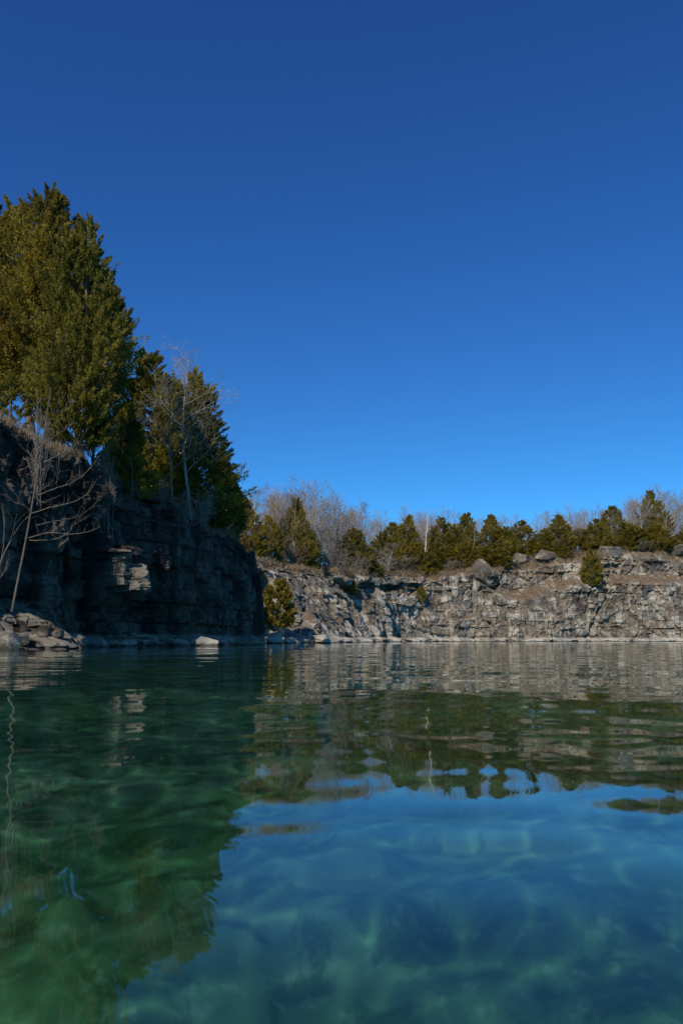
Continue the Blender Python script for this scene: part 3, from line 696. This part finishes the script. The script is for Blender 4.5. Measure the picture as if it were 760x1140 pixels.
# --- far shore trees
cf = [cedar_meshes(50 + i, 8.0, 2.0 + 0.25 * (i % 3), 480, 110, 0.19, base=0.0, full=0.16 + 0.03 * i, power=0.55 + 0.1 * (i % 4), up=1.15, leaders=[(0, 0, 1, 1.0)] + ([(.8, .1, .84, .8), (-.7, -.3, .78, .85)] if i % 2 else []), gap=0.04, lop=0.26, mat='cedar_far') for i in range(6)]
cr = [2.0 + 0.25 * (i % 3) for i in range(6)]
sh = cedar_meshes(60, 3.0, 1.3, 230, 64, 0.25, base=0.0, full=0.3, power=0.55, gap=0.03, mat='cedar_far')
GF = 'cedars along the far cliff top'
FC = [ # px, top row, half width px, metres behind the brow, variant, label
    (270, 556, 17, 6, 0, 'cedar just right of the shaded cliff end, left of the white snag'),
    (300, 575, 12, 7, 1, 'olive cedar right of the white snag, above the rubble slope'),
    (326, 557, 17, 5, 2, 'tallest dark cedar on the rubble slope, left of the pale twin trunks'),
    (343, 582, 11, 4, 3, 'slim cedar between the dark slope cedar and the pale twin trunks'),
    (392, 590, 17, 5, 4, 'thin brownish cedar right of the pale twin trunks'),
    (412, 626, 10, 2.0, 'sh', 'small round cedar bush on the cliff edge right of the rubble slope'),
    (424, 592, 13, 6, 5, 'narrow cedar behind the small round cedar bush'),
    (438, 584, 13, 5, 0, 'dark cedar left of the white dead trunk on the far cliff'),
    (453, 576, 14, 8, 1, 'tall cedar behind the white dead trunk on the far cliff'),
    (464, 606, 20, 3, 2, 'broad low cedar in front of the white dead trunk'),
    (489, 578, 16, 6, 3, 'pointed cedar right of the white dead trunk'),
    (483, 600, 14, 4, 4, 'mid height cedar in front of the pointed cedar'),
    (505, 584, 14, 6, 5, 'cedar left of the sharp twin topped cedar above the pyramid rock'),
    (520, 574, 14, 8, 0, 'sharp topped cedar left above the pyramid rock'),
    (516, 604, 13, 3.5, 1, 'low cedar at the left foot of the pyramid rock'),
    (546, 576, 15, 8, 2, 'dark topped cedar right above the pyramid rock'),
    (549, 606, 17, 3.5, 3, 'bushy cedar standing between the pyramid rock and the square block'),
    (562, 588, 12, 7, 4, 'brown tipped cedar behind the square tan block'),
    (577, 582, 17, 6, 5, 'large round cedar right behind the square tan block'),
    (592, 604, 12, 3.6, 0, 'low cedar between the square block and the wide layered rock'),
    (606, 590, 13, 5, 1, 'rust tinged cedar above the wide layered rock'),
    (622, 576, 15, 7, 2, 'tall rusty cedar with drooping side behind the wide layered rock'),
    (624, 606, 9, 1.6, 3, 'slim young cedar at the cliff edge right of the wide layered rock'),
    (643, 590, 15, 6, 4, 'cedar above and left of the cedar on the cliff face'),
    (657, 614, 13, -0.4, 'sh2', 'lone rounded cedar hanging on the far cliff face below the brow'),
    (662, 580, 15, 7, 5, 'cedar above the rounded cedar on the cliff face'),
    (684, 566, 14, 10, 0, 'tall dark cedar crown behind the wide right hand cedar'),
    (697, 582, 18, 4, 1, 'wide rust tipped cedar on the right part of the far brow'),
    (713, 590, 14, 5, 2, 'cedar between the wide rusty cedar and the highest cedar'),
    (728, 549, 16, 9, 3, 'highest dark cedar on the right, bare trunk in front of it'),
    (731, 586, 15, 3.5, 4, 'bushy cedar beneath the highest cedar on the right'),
    (762, 590, 13, 6, 5, 'cedar cut by the right photo edge'),
    (309, 650, 22, -99, 'slope', 'lone bright green cedar low on the rubble slope near the water'),
    (468, 652, 6, -98, 'sh3', 'tiny dark cedar on the far cliff face below the broad low cedar'),
    (390, 645, 6, -98, 'sh4', 'tiny olive cedar on the face right of the rubble slope'),
]
for i, (px, top, hw, off, v, lab) in enumerate(FC):
    if v == 'slope':
        put('cedar_tree', parts(sh), px, None, top - 3, 66.0, 3.0, lab, 'cedar tree', GF, 1.3, hw * 1.1, rz=1.0); continue
    if v in ('sh3', 'sh4'):
        p = face(px, top + 17)
        plant('cedar_tree', parts(sh), (p[0], p[1], p[2]), lab, 'cedar tree', GF, 1.0 * i, (0.55, 0.55, 0.62)); continue
    if v == 'sh2':
        p = face(px, 651); h = P(px, top, p[1])[2] - p[2]
        plant('cedar_tree', parts(sh), p, lab, 'cedar tree', GF, 2.0, (1.22, 1.22, h / 3.0)); continue
    m, r, h = (sh, 1.3, 3.0) if v == 'sh' else (cf[v], cr[v], 8.0)
    put('cedar_tree', parts(m), px, None, top - 2, brow(px, off), h, lab, 'cedar tree', GF, r, hw * 1.5, dz=-0.25)

bf = [bare_meshes(70 + i, 9.0, 0.11, spread=0.42 + 0.1 * (i % 2), nbr=(13, 8, 4), first=0.32 - 0.07 * (i % 3), rmin=0.014, k=(6, 3, 3), mat='pale_bark' if i in (0, 3) else 'grey_bark') for i in range(5)]
GT = 'bare trees along the far cliff top'
FB = [
    (349, 538, 6, 0, 'tall pale bare tree, left one of the twin trunks above the rubble slope'),
    (357, 546, 6.6, 3, 'slimmer pale bare tree, right one of the twin trunks above the rubble slope'),
    (333, 534, 12, 1, 'bare tree rising behind the dark slope cedar'),
    (290, 545, 10, 2, 'brown bare tree beside the white snag'),
    (313, 552, 9, 4, 'bushy bare tree between the olive cedar and the dark slope cedar'),
    (374, 552, 9, 2, 'grey bare tree just right of the pale twin trunks'),
    (386, 566, 7, 1, 'low branching bare tree behind the thin brownish cedar'),
    (405, 562, 10, 4, 'wide grey bare tree above the small round cedar bush'),
    (431, 640, -97, 0, 'forked pale sapling leaning beside the small round cedar bush'),
    (446, 578, 12, 1, 'bare tree behind the dark cedar left of the white dead trunk'),
    (560, 600, 5, 0, 'thin grey bare trunk standing left of the square tan block'),
    (632, 596, 3.5, 3, 'pale bare trunk left of the cedar on the cliff face'),
    (617, 600, 4.5, 0, 'thin pale trunk behind the slim young cedar'),
    (681, 572, 5, 2, 'slender bare tree left of the wide rust tipped cedar'),
    (715, 556, 6, 0, 'straight bare tree in front of the highest cedar'),
    (704, 562, 12, 4, 'spreading bare tree behind the wide rust tipped cedar'),
    (748, 552, 7, 3, 'large forked bare tree at the right end of the far brow'),
    (758, 556, 10, 1, 'bare tree reaching past the right photo edge'),
]
for i, (px, top, off, v, lab) in enumerate(FB):
    if off == -97:
        put('bare_tree', bparts(bf[0]), px, None, 606, brow(px, 2), 9.0, lab, 'bare tree', GT, 1, 10, rz=1.7 * i); continue
    put('bare_tree', bparts(bf[v]), px, None, top, brow(px, off), 9.0, lab, 'bare tree', GT, rz=1.7 * i)

def snag(px, top, Y, rad, seed, label, lean):
    p = P(px, 600, Y); z = drop(p[0], p[1]); h = P(px, top, Y)[2] - z
    e = empty('dead_tree', (p[0], p[1], z), label, 'dead tree', 'bleached dead trunks')
    tb, br = Tubes(), Tubes(); g = np.random.default_rng(seed)
    zz = np.linspace(-0.4, h, 12)
    pts = np.stack([lean * zz + 0.04 * np.sin(zz * 2), 0.03 * np.cos(zz * 1.7), zz], 1)
    rr_ = rad * (1 - 0.55 * np.linspace(0, 1, 12)); rr_[-1] *= 0.25
    tb.add(pts, rr_ * (1 + 0.12 * g.normal(0, 1, 12)), 8)
    for j in range(7):
        i = g.integers(4, 11); d = np.array([g.normal(), g.normal(), 0.7]); d /= np.linalg.norm(d)
        q = pts[i]; br = Tubes(); br.add([q, q + d * 0.35, q + d * 0.5 + np.array([0, 0, .2]), q + d * (0.6 + .4 * g.random()) + np.array([0, 0, .35])], np.array([.34, .26, .2, .08]) * rad, 5)
        br.mesh('branch', M['snag_wood'], e)
    tb.mesh('trunk', M['snag_wood'], e)
snag(282, 557, brow(282, 3), 0.13, 1, 'white broken snag left of the brown bare tree, right of the shaded cliff', 0.03)
snag(470, 566, brow(470, 2.4), 0.12, 2, 'white dead trunk leaning above the broad low cedar on the far cliff', 0.10)

# --- brown brush, each shrub a thing
bs = [bare_meshes(80 + i, 2.2, 0.028, spread=0.5, levels=2, nbr=(8, 5), first=0.15, rmin=0.010, k=(5, 3, 3), stems=9, mat='grey_bark' if i else 'pale_bark') for i in range(3)]
GS = 'leafless brush on the far cliff'
SH = [(288, 640, -1.0, 'large tangle of leafless brush in the dark notch right of the shaded cliff', 620, 1.5),
      (322, 600, 3, 'leafless brush at the foot of the dark slope cedar', 606, 1.3), (366, 600, 2.4, 'leafless brush at the foot of the pale twin trunks', 600, 1.4),
      (357, 600, 5.0, 'leafless brush behind the foot of the pale twin trunks', 606, 1.5), (380, 600, 1.2, 'leafless brush below the thin brownish cedar', 612, 1.2), (400, 600, 1.5, 'leafless brush left of the small round cedar bush', 618, 1.2),
      (425, 600, 1.4, 'leafless brush right of the small round cedar bush', 618, 1.2), (446, 600, 1.4, 'leafless brush left of the broad low cedar', 620, 1.2),
      (500, 600, 1.2, 'leafless brush left of the low cedar by the pyramid rock', 622, 1.3), (590, 600, 1.2, 'leafless brush between the square block and the layered rock', 616, 1.1),
      (640, 600, 1.5, 'leafless brush left of the cedar on the cliff face', 612, 1.2), (712, 600, 1.5, 'leafless brush on the brown ledge under the highest cedar', 600, 1.1)]
for i, (px, _, off, lab, top, wk) in enumerate(SH):
    put('shrub', [('stems', bs[i % 3][0]), ('twigs', bs[i % 3][1])], px, None, top, brow(px, off), 2.2, lab, 'shrub', GS, 1.0, 11 * wk, rz=2.1 * i)
GL = 'leafless brush on the left cliff brow'
for i, (px, Y, top, lab) in enumerate([(224, 41.6, 545, 'leafless brush on the brow under the wide leaning cedar'), (176, 37.6, 532, 'leafless brush below the shorter pale bare tree'),
                                       (118, 33.6, 486, 'leafless brush under the broad overhanging cedar'), (252, 45.2, 574, 'leafless brush at the corner where the shaded cliff drops'),
                                       (40, 29.2, 450, 'leafless brush beside the tallest cedar trunk'), (205, 39.0, 540, 'leafless brush at the foot of the taller pale bare tree'),
                                       (104, 27.8, 590, 'tan brush clinging to the shaded wall right of the leaning sapling')]):
    sp_ = [('stems', bs[i % 3][0]), ('twigs', bs[i % 3][1])]
    if i < 6: put('shrub', sp_, px, None, top, Y, 2.2, lab, 'shrub', GL, 1.0, 14, rz=1.3 * i)
    else: plant('shrub', sp_, face(px, 582), lab, 'shrub', GL, 1.0, (0.38, 0.38, 0.36))

# --- the winter wood behind: one far mass of bare trees
sky_px = np.array([180, 262, 290, 330, 360, 400, 430, 470, 520, 560, 600, 640, 680, 700, 730, 760, 900])
sky_py = np.array([545, 545, 545, 545, 552, 566, 580, 572, 575, 576, 571, 570, 562, 550, 547, 545, 545])
wb = []
for i in range(4):
    tr, cr2 = bare_geo(90 + i, 9.0, 0.10, spread=0.42, levels=2, nbr=(17, 9), first=0.08, rmin=0.016, k=(4, 3, 3))
    v = np.concatenate(tr.v + cr2.v); f1_ = np.concatenate(tr.f); nb = sum(len(q) for q in tr.v); f2_ = np.concatenate(cr2.f)
    tri4 = [np.concatenate(tr.f), np.concatenate(cr2.f) + nb]
    wb.append((v, tri4))
vs, fs, nn = [], [], 0
g = np.random.default_rng(9)
for i in range(540):
    px = 175 + 720 * g.random(); Y = brow(min(px, 775), 4.5) + 46 * g.random() ** 1.3; low = i % 2
    p = P(px, 600, Y); z = drop(p[0], p[1], 9.0); zt = P(px, np.interp(px, sky_px, sky_py) + g.normal(5, 6) - 2, Y)[2]
    s_ = max(zt - z, 2.5) / 9.0 * (1.0 if not low else 0.3 + 0.25 * g.random()); a = g.random() * 6.28; v, (fa, fb) = wb[i % 4]
    c_, s2 = math.cos(a) * s_, math.sin(a) * s_
    q = np.stack([v[:, 0] * c_ - v[:, 1] * s2 + p[0], v[:, 0] * s2 + v[:, 1] * c_ + p[1], v[:, 2] * s_ + z], 1)
    vs.append(q); fs.append(np.concatenate([fa, fb]) + nn); nn += len(q)
wd = build('woods', np.concatenate(vs), np.concatenate(fs), M['wood_bark'], smooth=True)
tag(wd, 'hazy brown leafless winter woods behind the far cedars', 'woods', kind='stuff')

# --- dry grass and litter along the brows
def blades(name, pts, hgt, wid, seed, label):
    g = np.random.default_rng(seed); m = len(pts)
    a = g.random(m) * 6.28; d = np.stack([g.normal(0, .35, m), g.normal(0, .35, m), np.ones(m)], 1); d /= np.linalg.norm(d, axis=1, keepdims=True)
    h = hgt * (0.4 + g.random(m))[:, None]; w_ = (wid * (0.6 + 0.8 * g.random(m)))[:, None]
    sdv = np.stack([np.cos(a), np.sin(a), np.zeros(m)], 1)
    bend = np.stack([g.normal(0, .3, m), g.normal(0, .3, m), np.zeros(m)], 1) * h
    V = np.stack([pts - sdv * w_, pts + sdv * w_, pts + d * h * .6 + sdv * w_ * .6 + bend * .3, pts + d * h + bend, pts + d * h * .6 - sdv * w_ * .6 + bend * .3], 1).reshape(-1, 3)
    b0 = np.arange(m) * 5
    Fq = np.stack([b0, b0 + 1, b0 + 2, b0 + 4], 1); Ft = np.stack([b0 + 4, b0 + 2, b0 + 3], 1)
    t = np.repeat(g.random(m), 5); tp = np.tile([0, 0, .5, 1, .5], m)
    o = build(name, V, [Fq, Ft], M['brush'], attrs={'tint': t, 'tip': tp})
    return tag(o, label, 'grass', kind='stuff')
def scatter(wall, n, gmax_col, seed, umask, extra=0):
    p, nrm, s, H, X, Yy, Z, nw = wall; g = np.random.default_rng(seed)
    i = g.choice(np.flatnonzero(umask), n); j = nw - 1 - extra + (g.random(n) * (gmax_col + extra)).astype(int)
    f = g.random(n); i2 = np.minimum(i + 1, len(s) - 1); j2 = np.minimum(j + 1, X.shape[1] - 1); f2 = g.random(n)
    def bl(A): return (A[i, j] * (1 - f) + A[i2, j] * f) * (1 - f2) + (A[i, j2] * (1 - f) + A[i2, j2] * f) * f2
    q = np.stack([bl(X), bl(Yy), bl(Z) - 0.03], 1)
    keep = fbm(q[:, 0] * 0.35, q[:, 1] * 0.35, q[:, 2] * .35, 3, seed) > -0.12
    return q[keep]
pL = wallL[0]; pR = wallR[0]
blades('dry_grass', scatter(wallL, 30000, 11, 1, (pL[:, 1] > 22) & (pL[:, 0] > -16), extra=6), 0.34, 0.012, 1, 'dry brown grass and twigs along the left cliff brow')
blades('dry_grass', scatter(wallR, 52000, 13, 2, (pR[:, 0] > -25) & (pR[:, 0] < 75), extra=3), 0.55, 0.03, 2, 'tan dry grass and litter along the far cliff edge')


# ------------------------------------------------------------------ light
SUN_EL, SUN_AZ = 38.0, 26.0                 # sun stands behind the camera, 26 degrees to its left
sd = Vector((-math.sin(R(SUN_AZ)) * math.cos(R(SUN_EL)), -math.cos(R(SUN_AZ)) * math.cos(R(SUN_EL)), math.sin(R(SUN_EL))))
sun = bpy.data.objects.new('sun', bpy.data.lights.new('sun', 'SUN')); COL.objects.link(sun)
sun.rotation_euler = sd.to_track_quat('Z', 'Y').to_euler(); sun.location = sd * 300
sun.data.energy = 4.2; sun.data.angle = R(0.53); sun.data.color = (1.0, 0.93, 0.82)
sun.data.cycles.is_caustics_light = True
w = bpy.data.worlds.new('World'); sc.world = w; w.use_nodes = True
k = N(w.node_tree); bg = w.node_tree.nodes['Background']
sky = k.n('ShaderNodeTexSky', sky_type='NISHITA', sun_disc=False)
sky.sun_elevation = R(SUN_EL); sky.sun_rotation = R(180 + SUN_AZ)
sky.altitude = 3000; sky.air_density = 1.0; sky.dust_density = 0.0; sky.ozone_density = 4.0
sp = k.n('ShaderNodeSeparateColor'); k.l(sky.outputs[0], sp.inputs[0]); cb = k.n('ShaderNodeCombineColor')   # polarised, deep winter blue
for i_, (ga, mu) in enumerate(((1.05, 0.32), (1.18, 0.79), (1.0, 1.40))):
    k.l(k.math('MULTIPLY', k.math('POWER', sp.outputs[i_], ga), mu), cb.inputs[i_])
k.l(cb.outputs[0], bg.inputs[0]); bg.inputs[1].default_value = 0.1

sc.render.engine = 'CYCLES'
sc.cycles.use_denoising = True
sc.cycles.max_bounces = 10; sc.cycles.transparent_max_bounces = 8
sc.cycles.sample_clamp_indirect = 4.0
sc.cycles.blur_glossy = 0.0
sc.view_settings.view_transform = 'Standard'; sc.view_settings.look = 'None'
sc.view_settings.exposure = 0.0; sc.view_settings.gamma = 1.0
